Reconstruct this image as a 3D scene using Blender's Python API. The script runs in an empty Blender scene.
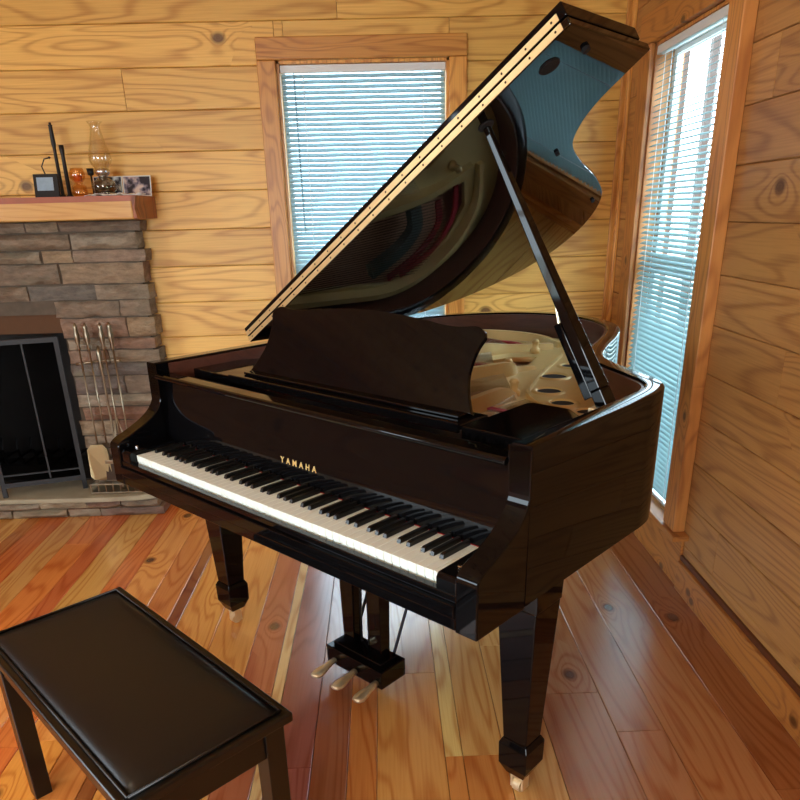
import bpy, bmesh, math, random
from mathutils import Vector, Matrix
R = random.Random(7)
C = bpy.context.scene.collection
PI = math.pi

# ------------------------------------------------------------------ helpers
def srgb(r, g, b, a=1.0):
    f = lambda v: (v/255/12.92) if v/255 <= .04045 else ((v/255+.055)/1.055)**2.4
    return (f(r), f(g), f(b), a)

def new_bm(): return bmesh.new()

def link(name, me, mat=None, parent=None):
    o = bpy.data.objects.new(name, me)
    C.objects.link(o)
    if mat is not None:
        if isinstance(mat, (list, tuple)):
            for m in mat: me.materials.append(m)
        else: me.materials.append(mat)
    if parent is not None: o.parent = parent
    return o

def obj(name, bm, mat, parent=None, smooth=False, bevel=0, seg=2, auto=None):
    bmesh.ops.recalc_face_normals(bm, faces=bm.faces[:])
    me = bpy.data.meshes.new(name); bm.to_mesh(me); bm.free()
    if smooth:
        for p in me.polygons: p.use_smooth = True
    o = link(name, me, mat, parent)
    if bevel:
        b = o.modifiers.new('bevel', 'BEVEL'); b.width = bevel; b.segments = seg
        b.limit_method = 'ANGLE'; b.angle_limit = math.radians(40); b.harden_normals = False
    if auto is not None:
        for p in me.polygons: p.use_smooth = True
        es = [e for e in me.edges]
        bm2 = bmesh.new(); bm2.from_mesh(me)
        for e in bm2.edges:
            if len(e.link_faces) == 2 and e.calc_face_angle(0) > math.radians(auto): e.smooth = False
        bm2.to_mesh(me); bm2.free()
    return o

def thing(name, label, cat, loc=(0, 0, 0), rz=0, group=None, kind=None):
    o = bpy.data.objects.new(name, None); C.objects.link(o)
    o.location = loc; o.rotation_euler = (0, 0, rz); o.empty_display_size = .1
    tag(o, label, cat, group, kind); return o

def tag(o, label=None, cat=None, group=None, kind=None):
    if label: o['label'] = label
    if cat: o['category'] = cat
    if group: o['group'] = group
    if kind: o['kind'] = kind
    return o

def box(bm, x0, x1, y0, y1, z0, z1, M=None):
    vs = [bm.verts.new((x, y, z)) for z in (z0, z1) for y in (y0, y1) for x in (x0, x1)]
    for f in ((0, 2, 3, 1), (4, 5, 7, 6), (0, 1, 5, 4), (2, 6, 7, 3), (0, 4, 6, 2), (1, 3, 7, 5)):
        bm.faces.new([vs[i] for i in f])
    if M is not None:
        for v in vs: v.co = M @ v.co
    return vs

def frustum(bm, cx, cy, z0, hx0, hy0, z1, hx1, hy1, ch=0):
    """tapered block, optional chamfered corners"""
    def ring(z, hx, hy):
        if ch:
            c = ch
            pts = [(-hx+c, -hy), (hx-c, -hy), (hx, -hy+c), (hx, hy-c), (hx-c, hy), (-hx+c, hy), (-hx, hy-c), (-hx, -hy+c)]
        else: pts = [(-hx, -hy), (hx, -hy), (hx, hy), (-hx, hy)]
        return [bm.verts.new((cx+x, cy+y, z)) for x, y in pts]
    a = ring(z0, hx0, hy0); b = ring(z1, hx1, hy1); n = len(a)
    bm.faces.new(a[::-1]); bm.faces.new(b)
    for i in range(n): bm.faces.new((a[i], a[(i+1) % n], b[(i+1) % n], b[i]))

def lathe(bm, prof, cx=0, cy=0, cz=0, n=24, cap=True):
    rings = []
    for r, z in prof:
        rings.append([bm.verts.new((cx+r*math.cos(2*PI*i/n), cy+r*math.sin(2*PI*i/n), cz+z)) for i in range(n)])
    for a, b in zip(rings[:-1], rings[1:]):
        for i in range(n): bm.faces.new((a[i], a[(i+1) % n], b[(i+1) % n], b[i]))
    if cap:
        bm.faces.new(rings[0][::-1]); bm.faces.new(rings[-1])

def tube(bm, pts, r, n=10, caps=True):
    pts = [Vector(p) for p in pts]
    if not isinstance(r, (list, tuple)): r = [r]*len(pts)
    prev = None; rings = []
    for i, p in enumerate(pts):
        t = (pts[min(i+1, len(pts)-1)]-pts[max(i-1, 0)]).normalized()
        if prev is None:
            u = t.orthogonal().normalized()
        else:
            u = (prev-t*prev.dot(t)).normalized()
        prev = u; v = t.cross(u)
        rings.append([bm.verts.new(p+(u*math.cos(2*PI*k/n)+v*math.sin(2*PI*k/n))*r[i]) for k in range(n)])
    for a, b in zip(rings[:-1], rings[1:]):
        for k in range(n): bm.faces.new((a[k], a[(k+1) % n], b[(k+1) % n], b[k]))
    if caps:
        bm.faces.new(rings[0][::-1]); bm.faces.new(rings[-1])

def prism(bm, pts, f0, f1):
    """pts list of 2d; f0/f1 map a 2d point to 3d for the two caps"""
    a = [bm.verts.new(f0(*p)) for p in pts]; b = [bm.verts.new(f1(*p)) for p in pts]
    n = len(pts)
    bm.faces.new(a[::-1]); bm.faces.new(b)
    for i in range(n): bm.faces.new((a[i], a[(i+1) % n], b[(i+1) % n], b[i]))

def catmull(P, n=8):
    out = []
    for i in range(len(P)-1):
        p0 = P[i-1] if i > 0 else [2*a-b for a, b in zip(P[0], P[1])]
        p1, p2 = P[i], P[i+1]
        p3 = P[i+2] if i+2 < len(P) else [2*a-b for a, b in zip(P[-1], P[-2])]
        for k in range(n):
            t = k/n
            out.append(tuple(.5*(2*b+(-a+c)*t+(2*a-5*b+4*c-d)*t*t+(-a+3*b-3*c+d)*t**3) for a, b, c, d in zip(p0, p1, p2, p3)))
    out.append(tuple(P[-1])); return out

def flat_with_holes(name, outer, holes, z0, z1, mat, parent, bevel=0):
    """2D filled curve with real holes, extruded and turned into a mesh"""
    cu = bpy.data.curves.new(name+'_c', 'CURVE'); cu.dimensions = '2D'; cu.fill_mode = 'BOTH'
    for pts in [outer]+holes:
        s = cu.splines.new('POLY'); s.points.add(len(pts)-1); s.use_cyclic_u = True
        for q, p in zip(s.points, pts): q.co = (p[0], p[1], 0, 1)
    cu.extrude = (z1-z0)/2; cu.bevel_depth = bevel
    t = bpy.data.objects.new('t', cu); C.objects.link(t)
    dg = bpy.context.evaluated_depsgraph_get(); dg.update()
    me = bpy.data.meshes.new_from_object(t.evaluated_get(dg)); me.name = name
    bpy.data.objects.remove(t); bpy.data.curves.remove(cu)
    for v in me.vertices: v.co.z += (z0+z1)/2
    me.materials.clear()
    return link(name, me, mat, parent)

# ------------------------------------------------------------------ materials
class NT:
    def __init__(s, name):
        s.m = bpy.data.materials.new(name); s.m.use_nodes = True
        s.t = s.m.node_tree; s.t.nodes.clear()
        s.out = s.t.nodes.new('ShaderNodeOutputMaterial')
    def n(s, typ, **kw):
        nd = s.t.nodes.new('ShaderNode'+typ)
        for k, v in kw.items():
            if k.startswith('i_'):
                key = k[2:]
                key = int(key) if key.isdigit() else key.replace('_', ' ')
                s.set(nd.inputs[key], v)
            else: setattr(nd, k, v)
        return nd
    def set(s, sock, v):
        if isinstance(v, bpy.types.NodeSocket): s.t.links.new(v, sock)
        elif isinstance(v, bpy.types.Node): s.t.links.new(v.outputs[0], sock)
        else: sock.default_value = v
    def math(s, op, a, b=0.0, c=0.0, clamp=False):
        nd = s.t.nodes.new('ShaderNodeMath'); nd.operation = op; nd.use_clamp = clamp
        s.set(nd.inputs[0], a); s.set(nd.inputs[1], b); s.set(nd.inputs[2], c); return nd.outputs[0]
    def mix(s, f, a, b, blend='MIX'):
        nd = s.t.nodes.new('ShaderNodeMix'); nd.data_type = 'RGBA'; nd.blend_type = blend
        s.set(nd.inputs[0], f); s.set(nd.inputs[6], a); s.set(nd.inputs[7], b); return nd.outputs[2]
    def xyz(s, x, y, z):
        return s.n('CombineXYZ', i_0=x, i_1=y, i_2=z).outputs[0]
    def bsdf(s, **kw):
        b = s.n('BsdfPrincipled', **kw); s.t.links.new(b.outputs[0], s.out.inputs[0]); return b

def plain(name, col, rough=.5, metal=0, coat=0, ior=1.5, spec=None, var=0.06, scale=30):
    t = NT(name)
    tc = t.n('TexCoord')
    no = t.n('TexNoise', i_Vector=tc.outputs['Object'], i_Scale=scale, i_Detail=3)
    k = t.math('MULTIPLY_ADD', no.outputs[0], var*2, 1-var)
    c = t.mix(1.0, col, t.xyz(k, k, k), 'MULTIPLY')
    b = t.bsdf(i_Base_Color=c, i_Roughness=rough, i_Metallic=metal)
    b.inputs['Coat Weight'].default_value = coat; b.inputs['Coat Roughness'].default_value = .03
    b.inputs['IOR'].default_value = ior
    return t.m

def wood(name, along, across, light, dark, rough=.45, tintattr=False, scale=1.0, knots=.62, ring=.55, bump=.25, coat=0, board=None, var=.18, third=None):
    """softwood: contour rings of stretched noise, fine fibre streaks, dark knots.  along/across: axis index in object space"""
    t = NT(name)
    tc = t.n('TexCoord'); sp = t.n('SeparateXYZ', i_0=tc.outputs['Object'])
    a = sp.outputs[along]; c = sp.outputs[across]
    ge = t.n('NewGeometry'); r = ge.outputs['Random Per Island']
    th = 3-along-across; d = sp.outputs[th]
    r37 = t.math('MULTIPLY', r, 37.0)
    a2 = t.math('ADD', a, r37); c2 = t.math('ADD', c, t.math('MULTIPLY', r, 11.0))
    v = t.xyz(t.math('MULTIPLY', a2, .75*scale), t.math('MULTIPLY', c2, 6.5*scale), t.math('MULTIPLY_ADD', d, 4.0, r37))
    n1 = t.n('TexNoise', i_Vector=v, i_Scale=1.0, i_Detail=1.5, i_Roughness=.45, i_Distortion=.35)
    vk = t.xyz(t.math('MULTIPLY', a2, 1.9*scale), t.math('MULTIPLY', c2, 2.6*scale), 0.0)
    vo = t.n('TexVoronoi', voronoi_dimensions='2D', i_Vector=vk, i_Scale=1.0)
    sepc = t.n('SeparateColor', i_0=vo.outputs['Color'])
    gate = t.math('GREATER_THAN', sepc.outputs[0], knots)
    dist = vo.outputs['Distance']
    infl = t.math('MULTIPLY', t.math('EXPONENT', t.math('MULTIPLY', dist, -9.0)), gate)
    field = t.math('MULTIPLY_ADD', infl, .35, n1.outputs[0])
    rings = t.math('MULTIPLY_ADD', t.math('SINE', t.math('MULTIPLY', field, 78.0)), .5, .5)
    rings = t.math('POWER', rings, 3.2)
    fine = t.n('TexNoise', i_Vector=t.xyz(t.math('MULTIPLY', a2, 5.0), t.math('MULTIPLY', c2, 170.0), t.math('MULTIPLY', d, 60.0)), i_Scale=1.0, i_Detail=3)
    big = t.n('TexNoise', i_Vector=t.xyz(t.math('MULTIPLY', a2, .8), t.math('MULTIPLY', c2, 3.0), r37), i_Scale=1.0, i_Detail=2)
    f = t.math('MULTIPLY_ADD', rings, ring, t.math('MULTIPLY', t.math('SUBTRACT', fine.outputs[0], .42), .9))
    f = t.math('ADD', f, t.math('MULTIPLY', t.math('SUBTRACT', big.outputs[0], .5), .55), clamp=True)
    if tintattr:
        at = t.n('Attribute', attribute_name='tint')
        lightc = at.outputs['Color']; darkc = t.mix(1.0, lightc, dark, 'MULTIPLY')
    else:
        lightc = light; darkc = dark
    col = t.mix(f, lightc, darkc)
    k = t.math('MULTIPLY_ADD', t.math('FRACT', t.math('MULTIPLY', r, 7.3)), var*2, 1-var)
    col = t.mix(1.0, col, t.xyz(k, t.math('POWER', k, 1.15), t.math('POWER', k, 1.4)), 'MULTIPLY')
    kn = t.math('MULTIPLY', t.math('SUBTRACT', 1.0, t.n('MapRange', i_0=dist, i_1=.035, i_2=.075).outputs[0]), gate)
    col = t.mix(t.math('MULTIPLY', kn, .85), col, srgb(72, 34, 12))
    bp = t.n('Bump', i_Strength=bump, i_Distance=.001, i_Height=t.math('SUBTRACT', fine.outputs[0], t.math('MULTIPLY', rings, .4)))
    b = t.bsdf(i_Base_Color=col, i_Roughness=rough, i_Normal=bp.outputs[0])
    b.inputs['Coat Weight'].default_value = coat; b.inputs['Coat Roughness'].default_value = .22
    return t.m

def lacquer(name, col=(.0028, .0028, .0034, 1), rough=.045, ior=1.32):
    t = NT(name)
    tc = t.n('TexCoord')
    no = t.n('TexNoise', i_Vector=tc.outputs['Object'], i_Scale=3.0, i_Detail=2)
    rr = t.math('MULTIPLY_ADD', no.outputs[0], .02, rough-.01)
    b = t.bsdf(i_Base_Color=col, i_Roughness=rr); b.inputs['IOR'].default_value = ior
    return t.m

M = {}
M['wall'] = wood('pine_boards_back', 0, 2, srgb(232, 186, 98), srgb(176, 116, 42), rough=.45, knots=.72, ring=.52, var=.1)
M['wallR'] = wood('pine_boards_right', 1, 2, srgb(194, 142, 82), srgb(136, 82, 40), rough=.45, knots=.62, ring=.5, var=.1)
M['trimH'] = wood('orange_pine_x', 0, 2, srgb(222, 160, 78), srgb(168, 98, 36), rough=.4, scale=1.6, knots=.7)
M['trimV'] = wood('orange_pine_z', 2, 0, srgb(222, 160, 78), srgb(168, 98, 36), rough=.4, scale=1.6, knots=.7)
M['trimVR'] = wood('orange_pine_shaded_z', 2, 1, srgb(205, 140, 74), srgb(150, 86, 40), rough=.4, scale=1.6, knots=.7)  # right trim darkened and reddened in colour for its backlit shade
M['trimHR'] = wood('orange_pine_shaded_y', 1, 2, srgb(205, 138, 70), srgb(150, 84, 36), rough=.4, scale=1.4, knots=.55)  # same shade put into the colour, grain along y
M['floor'] = wood('heart_pine_floor', 1, 0, None, srgb(212, 176, 140), rough=.26, tintattr=True, knots=.72, ring=.6, var=.05, bump=.12, coat=.9)
M['ceil'] = wood('pine_ceiling', 0, 1, srgb(225, 180, 110), srgb(180, 125, 62), rough=.5)
M['mantel'] = wood('mantel_beam', 0, 2, srgb(226, 178, 104), srgb(196, 138, 66), rough=.35, knots=.9, ring=.35)
M['mantel_end'] = wood('mantel_live_edge', 2, 1, srgb(150, 82, 40), srgb(80, 36, 18), rough=.45, knots=.9)
M['gap'] = plain('groove_shadow', srgb(88, 56, 28), .8)
M['black'] = lacquer('polished_ebony'); M['lid'] = lacquer('polished_ebony_lid', rough=.03, ior=1.6)
M['blackkey'] = plain('black_key', (.006, .006, .006, 1), .28)
M['white'] = plain('white_key', srgb(238, 248, 240), .22, var=.01)
M['gold'] = plain('bronze_plate', srgb(218, 192, 130), .42, metal=.35, var=.05)
M['brass'] = plain('polished_brass', srgb(240, 226, 190), .3, metal=.7)
M['hinge'] = plain('hinge_brass', srgb(222, 190, 136), .38, metal=.6, var=.05)
M['steel'] = plain('steel', srgb(200, 200, 200), .25, metal=1)
M['mahog'] = wood('rim_inner_mahogany', 0, 2, srgb(98, 58, 44), srgb(62, 34, 26), rough=.35, knots=2, ring=.3)
M['sound'] = wood('spruce_soundboard', 1, 0, srgb(214, 158, 120), srgb(190, 130, 96), rough=.4, knots=2, ring=.3)
M['red'] = plain('red_felt', srgb(165, 24, 34), .9, var=.2)
M['grey_felt'] = plain('grey_green_felt', srgb(92, 108, 104), .9, var=.2)
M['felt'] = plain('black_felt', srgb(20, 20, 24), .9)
M['screw'] = plain('dark_screw', srgb(60, 44, 20), .4, metal=.8)
M['leather'] = plain('black_leather', srgb(17, 16, 15), .38, var=.25, scale=4)
M['satin'] = plain('satin_black_wood', srgb(9, 8, 8), .3)
M['iron'] = plain('black_iron', srgb(22, 22, 24), .45, metal=.3)
M['pewter'] = plain('antique_pewter', srgb(150, 140, 120), .3, metal=1)
M['paper'] = plain('white_paper', srgb(225, 226, 222), .8)
M['vinyl'] = plain('white_vinyl', srgb(226, 232, 235), .4, var=.01)
M['deck'] = plain('porch_deck', srgb(190, 200, 200), .7)
M['post'] = plain('porch_post', srgb(84, 62, 52), .7)
M['teal'] = plain('teal_trim', srgb(120, 175, 175), .6)
M['sand'] = plain('shovel_pan', srgb(165, 150, 112), .35, metal=.8)

def slat_mat(name, col, trans=.5):
    t = NT(name)
    d = t.n('BsdfDiffuse', i_Color=col); tr = t.n('BsdfTranslucent', i_Color=col)
    g = t.n('BsdfGlossy', i_Color=(1, 1, 1, 1), i_Roughness=.3)
    m = t.n('MixShader', i_0=trans, i_1=d.outputs[0], i_2=tr.outputs[0])
    m2 = t.n('MixShader', i_0=.05, i_1=m.outputs[0], i_2=g.outputs[0])
    t.t.links.new(m2.outputs[0], t.out.inputs[0]); return t.m
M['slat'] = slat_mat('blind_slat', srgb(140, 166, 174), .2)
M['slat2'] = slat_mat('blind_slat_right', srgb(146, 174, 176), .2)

def glass_mat(name, tint=(1, 1, 1, 1), base=.045, k=.85):
    t = NT(name)
    a = t.n('BsdfTransparent', i_Color=tint); g = t.n('BsdfGlossy', i_Color=(1, 1, 1, 1), i_Roughness=.02)
    lw = t.n('LayerWeight', i_Blend=.5)
    f = t.math('MULTIPLY_ADD', t.math('POWER', lw.outputs['Facing'], 4.5), k, base)
    m = t.n('MixShader', i_0=f, i_1=a.outputs[0], i_2=g.outputs[0])
    t.t.links.new(m.outputs[0], t.out.inputs[0]); return t.m
M['pane'] = glass_mat('window_glass', (1, 1, 1, 1), .02, .25)
M['glass'] = glass_mat('lamp_glass', (.95, .94, .9, 1), .07, .6)
M['amber'] = glass_mat('amber_glass', srgb(253, 234, 200), .08, .5)
M['mesh'] = glass_mat('screen_mesh', (.45, .45, .46, 1), .0, .0)

def stone_mat():
    t = NT('stacked_stone')
    tc = t.n('TexCoord'); ge = t.n('NewGeometry'); r = ge.outputs['Random Per Island']
    rp = t.n('ValToRGB', i_0=r); cr = rp.color_ramp; cr.interpolation = 'LINEAR'
    cols = [srgb(128, 110, 94), srgb(152, 134, 112), srgb(166, 154, 134), srgb(148, 108, 86), srgb(112, 108, 102), srgb(176, 152, 120), srgb(132, 118, 104)]
    cr.elements[0].color = cols[0]; cr.elements[0].position = 0; cr.elements[1].position = 1; cr.elements[1].color = cols[-1]
    for i, c in enumerate(cols[1:-1]):
        e = cr.elements.new((i+1)/6); e.color = c
    v = t.n('Mapping', i_0=tc.outputs['Object']); v.inputs['Scale'].default_value = (1, 1, 2.5)
    n1 = t.n('TexNoise', i_Vector=v.outputs[0], i_Scale=14, i_Detail=8, i_Roughness=.65)
    n2 = t.n('TexNoise', i_Vector=v.outputs[0], i_Scale=5, i_Detail=4)
    k = t.math('MULTIPLY_ADD', n1.outputs[0], 1.5, .0)
    c = t.mix(1.0, rp.outputs[0], t.xyz(k, k, k), 'MULTIPLY')
    c = t.mix(t.n('MapRange', i_0=n2.outputs[0], i_1=.55, i_2=.85).outputs[0], c, srgb(128, 124, 104))
    bp = t.n('Bump', i_Strength=.9, i_Distance=.02, i_Height=n1.outputs[0])
    t.bsdf(i_Base_Color=c, i_Roughness=.75, i_Normal=bp.outputs[0]); return t.m
M['stone'] = stone_mat()
M['slab'] = plain('hearth_slab', srgb(158, 150, 126), .7, var=.35, scale=9)
M['mortar'] = plain('mortar', srgb(88, 78, 66), .9, var=.3)
M['soot'] = plain('sooty_firebrick', srgb(48, 46, 44), .9, var=.4, scale=12)

# ------------------------------------------------------------------ room
XL, YF, ZC = -4.7, -5.2, 2.62      # left wall, front (camera-side) wall, ceiling

def board(bm, amap, a0, a1, c0, c1, th, g=.0018, v=.004, tint=None, layer=None):
    """one plank: amap(along, across, height) -> xyz"""
    P = [(a0, c0+g, 0), (a1, c0+g, 0), (a1, c1-g, 0), (a0, c1-g, 0),
         (a0+.0008, c0+g, th-v), (a1-.0008, c0+g, th-v), (a1-.0008, c1-g, th-v), (a0+.0008, c1-g, th-v),
         (a0+.0012, c0+g+v, th), (a1-.0012, c0+g+v, th), (a1-.0012, c1-g-v, th), (a0+.0012, c1-g-v, th)]
    vs = [bm.verts.new(amap(*p)) for p in P]
    fs = [(0, 1, 2, 3)]
    for k in (0, 4):
        for i in range(4): fs.append((k+i, k+(i+1) % 4, k+4+(i+1) % 4, k+4+i))
    fs.append((8, 9, 10, 11))
    for f in fs:
        fc = bm.faces.new([vs[i] for i in f])
        if layer is not None:
            for lp in fc.loops: lp[layer] = tint

# floor planks (x boundaries, colours)
fb = [0, -.165, -.367, -.507, -.705, -.845, -.963, -1.013, -1.204, -1.285, -1.385, -1.505, -1.54, -1.647, -1.80, -1.955, -2.0, -2.11, -2.245, -2.34, -2.48, -2.555, -2.68, -2.80, -2.93, -3.0, -3.16, -3.3, -3.4, -3.56, -3.7, -3.84, -3.95, -4.1, -4.25, -4.36, -4.5, -4.7]
fc = [(158, 96, 52), (186, 128, 80), (184, 130, 88), (178, 128, 88), (208, 164, 98), (206, 160, 92), (222, 190, 116), (206, 148, 78), (196, 124, 60), (160, 96, 54), (148, 80, 62), (230, 192, 128), (184, 106, 68), (218, 150, 76), (226, 158, 78), (140, 76, 40),
      (212, 136, 64), (222, 152, 72), (206, 128, 56), (224, 158, 84), (196, 116, 54), (220, 144, 66), (226, 160, 80), (204, 124, 54)]
bm = new_bm(); ly = bm.loops.layers.float_color.new('tint')
special = {2: [-2.055], 5: [-2.13, -.9], 6: [-2.13, -.9]}
for i in range(len(fb)-1):
    c = fc[i] if i < len(fc) else fc[14+i % 10]
    cuts = special.get(i) or sorted([YF+R.uniform(.5, 2.0), YF+R.uniform(2.6, 4.6)])
    ys = sorted([YF]+list(cuts)+[0])
    for k in range(len(ys)-1):
        cc = c
        if i in (5, 6) and ys[k+1] <= -2.1: cc = (200, 132, 64)
        elif k and i not in special and i > 14: cc = tuple(min(255, v*R.uniform(.92, 1.08)) for v in c)
        board(bm, lambda a, x, h: (x, a, h-.02), ys[k], ys[k+1], fb[i+1], fb[i], .02, g=.0008, v=.0018, tint=srgb(*cc), layer=ly)
floor = obj('floor', bm, M['floor']); tag(floor, kind='structure')
bm = new_bm(); box(bm, XL-.2, .2, YF-.2, .5, -.06, -.021)
tag(obj('trim_1', bm, M['gap']), kind='structure')   # subfloor

# window openings
W1 = (-1.585, -.815, .24, 2.04)       # back wall  x0 x1 z0 z1
W2 = (-1.092, -.325, .24, 2.02)        # right wall y0 y1 z0 z1
PITCH = .1675; ZOFF = 1.857-11*PITCH
def wallboards(amap, A0, A1, holes, mat, name):
    bm = new_bm(); k = -1
    while True:
        c0 = ZOFF+k*PITCH; c1 = c0+PITCH; k += 1
        if c1 <= 0: continue
        if c0 >= ZC: break
        lo, hi = max(c0, 0), min(c1, ZC)
        cuts = [A0]; p = A0+R.uniform(.3, 2.2)
        while p < A1-.3: cuts.append(p); p += R.uniform(1.3, 3.0)
        cuts.append(A1)
        for s0, s1 in zip(cuts[:-1], cuts[1:]):
            rects = [(s0, s1, lo, hi)]
            for h in holes:
                nr = []
                for (a, b, u, v) in rects:
                    if b <= h[0] or a >= h[1] or v <= h[2] or u >= h[3]: nr.append((a, b, u, v)); continue
                    if a < h[0]: nr.append((a, h[0], u, v))
                    if b > h[1]: nr.append((h[1], b, u, v))
                    m0, m1 = max(a, h[0]), min(b, h[1])
                    if u < h[2]: nr.append((m0, m1, u, h[2]))
                    if v > h[3]: nr.append((m0, m1, h[3], v))
                rects = nr
            for (a, b, u, v) in rects:
                if b-a > .01 and v-u > .01: board(bm, amap, a, b, u, v, .02, g=.0008, v=.003)
    return tag(obj(name, bm, mat), kind='structure')
FP = (-3.66, -2.66, 0, 1.02)          # fireplace footprint in back wall
wallboards(lambda a, c, h: (a, .02-h, c), XL, 0, [W1, FP], M['wall'], 'wall_back')
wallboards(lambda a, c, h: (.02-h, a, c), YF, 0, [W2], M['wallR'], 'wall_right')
W3 = (-3.6, -2.2, .8, 2.05)            # left wall window (y)
W4 = (-3.3, -1.7, .8, 2.05)            # added front wall window (x), unseen, for fill light
wallboards(lambda a, c, h: (XL-.02+h, a, c), YF, 0, [W3], M['wallR'], 'wall_left')
wallboards(lambda a, c, h: (a, YF-.02+h, c), XL, 0, [W4], M['wall'], 'wall_front')
def backing(name, x0, x1, y0, y1, z0, z1, holes, ax):
    bm = new_bm()
    if ax == 'y':   # wall along x
        h = holes; box(bm, x0, h[0], y0, y1, z0, z1); box(bm, h[1], x1, y0, y1, z0, z1)
        box(bm, h[0], h[1], y0, y1, z0, h[2]) if h[2] > z0 else None; box(bm, h[0], h[1], y0, y1, h[3], z1)
    else:
        h = holes; box(bm, x0, x1, y0, h[0], z0, z1); box(bm, x0, x1, h[1], y1, z0, z1)
        box(bm, x0, x1, h[0], h[1], z0, h[2]) if h[2] > z0 else None; box(bm, x0, x1, h[0], h[1], h[3], z1)
    return tag(obj(name, bm, M['gap']), kind='structure')
backing('trim_2', FP[1], .12, .021, .12, 0, ZC, W1, 'y')
bm = new_bm(); box(bm, XL-.1, FP[1], .021, .12, 1.02, ZC); box(bm, XL-.1, FP[0], .021, .12, 0, 1.02)
tag(obj('trim_3', bm, M['gap']), kind='structure')
backing('trim_4', .021, .12, YF-.12, .12, 0, ZC, W2, 'x')
backing('trim_5', XL-.12, XL-.021, YF-.12, .12, 0, ZC, W3, 'x')
backing('trim_6', XL, .02, YF-.12, YF-.021, 0, ZC, W4, 'y')
bm = new_bm()
x = XL
while x < 0: board(bm, lambda a, c, h: (c, a, ZC+.02-h), YF, 0, x, min(0, x+.14), .02); x += .14
tag(obj('ceiling', bm, M['ceil']), kind='structure')
bm = new_bm(); box(bm, XL-.12, .12, YF-.12, .12, ZC+.021, ZC+.1)
tag(obj('trim_7', bm, M['gap']), kind='structure')

# corner trim, baseboards
bm = new_bm(); box(bm, -.036, 0, -.018, 0, 0, ZC-.001); box(bm, -.018, -.0, -.05, -.0185, 0, ZC-.001)
tag(obj('trim_8', bm, M['trimV'], bevel=.004), kind='structure')
bm = new_bm(); box(bm, -.022, -.0005, YF, -1.222, .0005, .122)
tag(obj('baseboard_right', bm, M['trimHR'], bevel=.003), kind='structure')
bm = new_bm(); box(bm, -2.24, -.04, -.02, -.0005, .0005, .122)
tag(obj('baseboard_back', bm, M['trimH'], bevel=.003), kind='structure')
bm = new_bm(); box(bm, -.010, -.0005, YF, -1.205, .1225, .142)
tag(obj('baseboard_shadow_gap', bm, plain('shadow_gap_brown', srgb(92, 50, 24), .5)), kind='structure')  # dark strip painted as the shadow gap above the baseboard

# windows ------------------------------------------------------------
def window_back():
    x0, x1, z0, z1 = W1
    w = thing('window_1', None, None, kind='structure')
    bm = new_bm()
    box(bm, -1.668, x0, -.022, -.0005, z0-.02, z1+.0); box(bm, x1, -.736, -.022, -.0005, z0-.02, z1)
    obj('window_casing', bm, M['trimV'], w, bevel=.004)
    bm = new_bm(); box(bm, -1.668, -.736, -.024, -.0005, z1+.0005, z1+.088)
    obj('window_header', bm, M['trimH'], w, bevel=.004)
    bm = new_bm(); box(bm, -1.70, -.70, -.05, .02, z0-.042, z0-.021)
    obj('window_sill', bm, M['trimH'], w, bevel=.004)
    bm = new_bm()   # jamb
    box(bm, x0-.0, x0+.012, -.0, .118, z0, z1); box(bm, x1-.012, x1, 0, .118, z0, z1); box(bm, x0, x1, 0, .118, z1-.012, z1); box(bm, x0, x1, .021, .118, z0-.02, z0)
    obj('window_jamb', bm, M['trimV'], w)
    bm = new_bm(); s = .018; zm = 1.15
    for (a, b) in ((z0, zm), (zm, z1-.012)):
        box(bm, x0+.012, x0+.012+s, .075, .1, a, b); box(bm, x1-.012-s, x1-.012, .075, .1, a, b)
        box(bm, x0+.012+s, x1-.012-s, .075, .1, a, a+s); box(bm, x0+.012+s, x1-.012-s, .075, .1, b-s, b)
    obj('window_sash', bm, M['vinyl'], w)
    bm = new_bm(); box(bm, x0+.03, x1-.03, .085, .089, z0+.018, z1-.03)
    obj('window_pane', bm, M['pane'], w)
window_back()
def window_right():
    y0, y1, z0, z1 = W2
    w = thing('window_2', None, None, kind='structure')
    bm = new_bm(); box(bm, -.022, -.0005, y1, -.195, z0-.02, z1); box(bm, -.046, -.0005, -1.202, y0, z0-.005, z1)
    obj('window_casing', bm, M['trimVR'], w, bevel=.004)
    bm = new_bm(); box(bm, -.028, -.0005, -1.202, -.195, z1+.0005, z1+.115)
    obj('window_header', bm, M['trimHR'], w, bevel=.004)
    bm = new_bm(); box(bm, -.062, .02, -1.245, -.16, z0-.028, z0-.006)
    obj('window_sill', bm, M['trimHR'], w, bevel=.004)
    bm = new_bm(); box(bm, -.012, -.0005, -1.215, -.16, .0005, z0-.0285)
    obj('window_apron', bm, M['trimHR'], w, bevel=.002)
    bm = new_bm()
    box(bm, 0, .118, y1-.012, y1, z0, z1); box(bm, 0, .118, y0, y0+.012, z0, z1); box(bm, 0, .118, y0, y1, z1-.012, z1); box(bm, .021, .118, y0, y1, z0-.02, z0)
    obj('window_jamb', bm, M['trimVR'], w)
    bm = new_bm(); s = .035; zm = 1.165
    for (a, b) in ((z0, zm), (zm, z1-.012)):
        box(bm, .075, .1, y0+.012, y0+.012+s, a, b); box(bm, .075, .1, y1-.012-s, y1-.012, a, b)
        box(bm, .075, .1, y0+.012+s, y1-.012-s, a, a+s); box(bm, .075, .1, y0+.012+s, y1-.012-s, b-s, b)
    obj('window_sash', bm, M['vinyl'], w)
    bm = new_bm(); box(bm, .085, .089, y0+.04, y1-.04, z0+.03, z1-.04)
    obj('window_pane', bm, M['pane'], w)
window_right()
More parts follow.
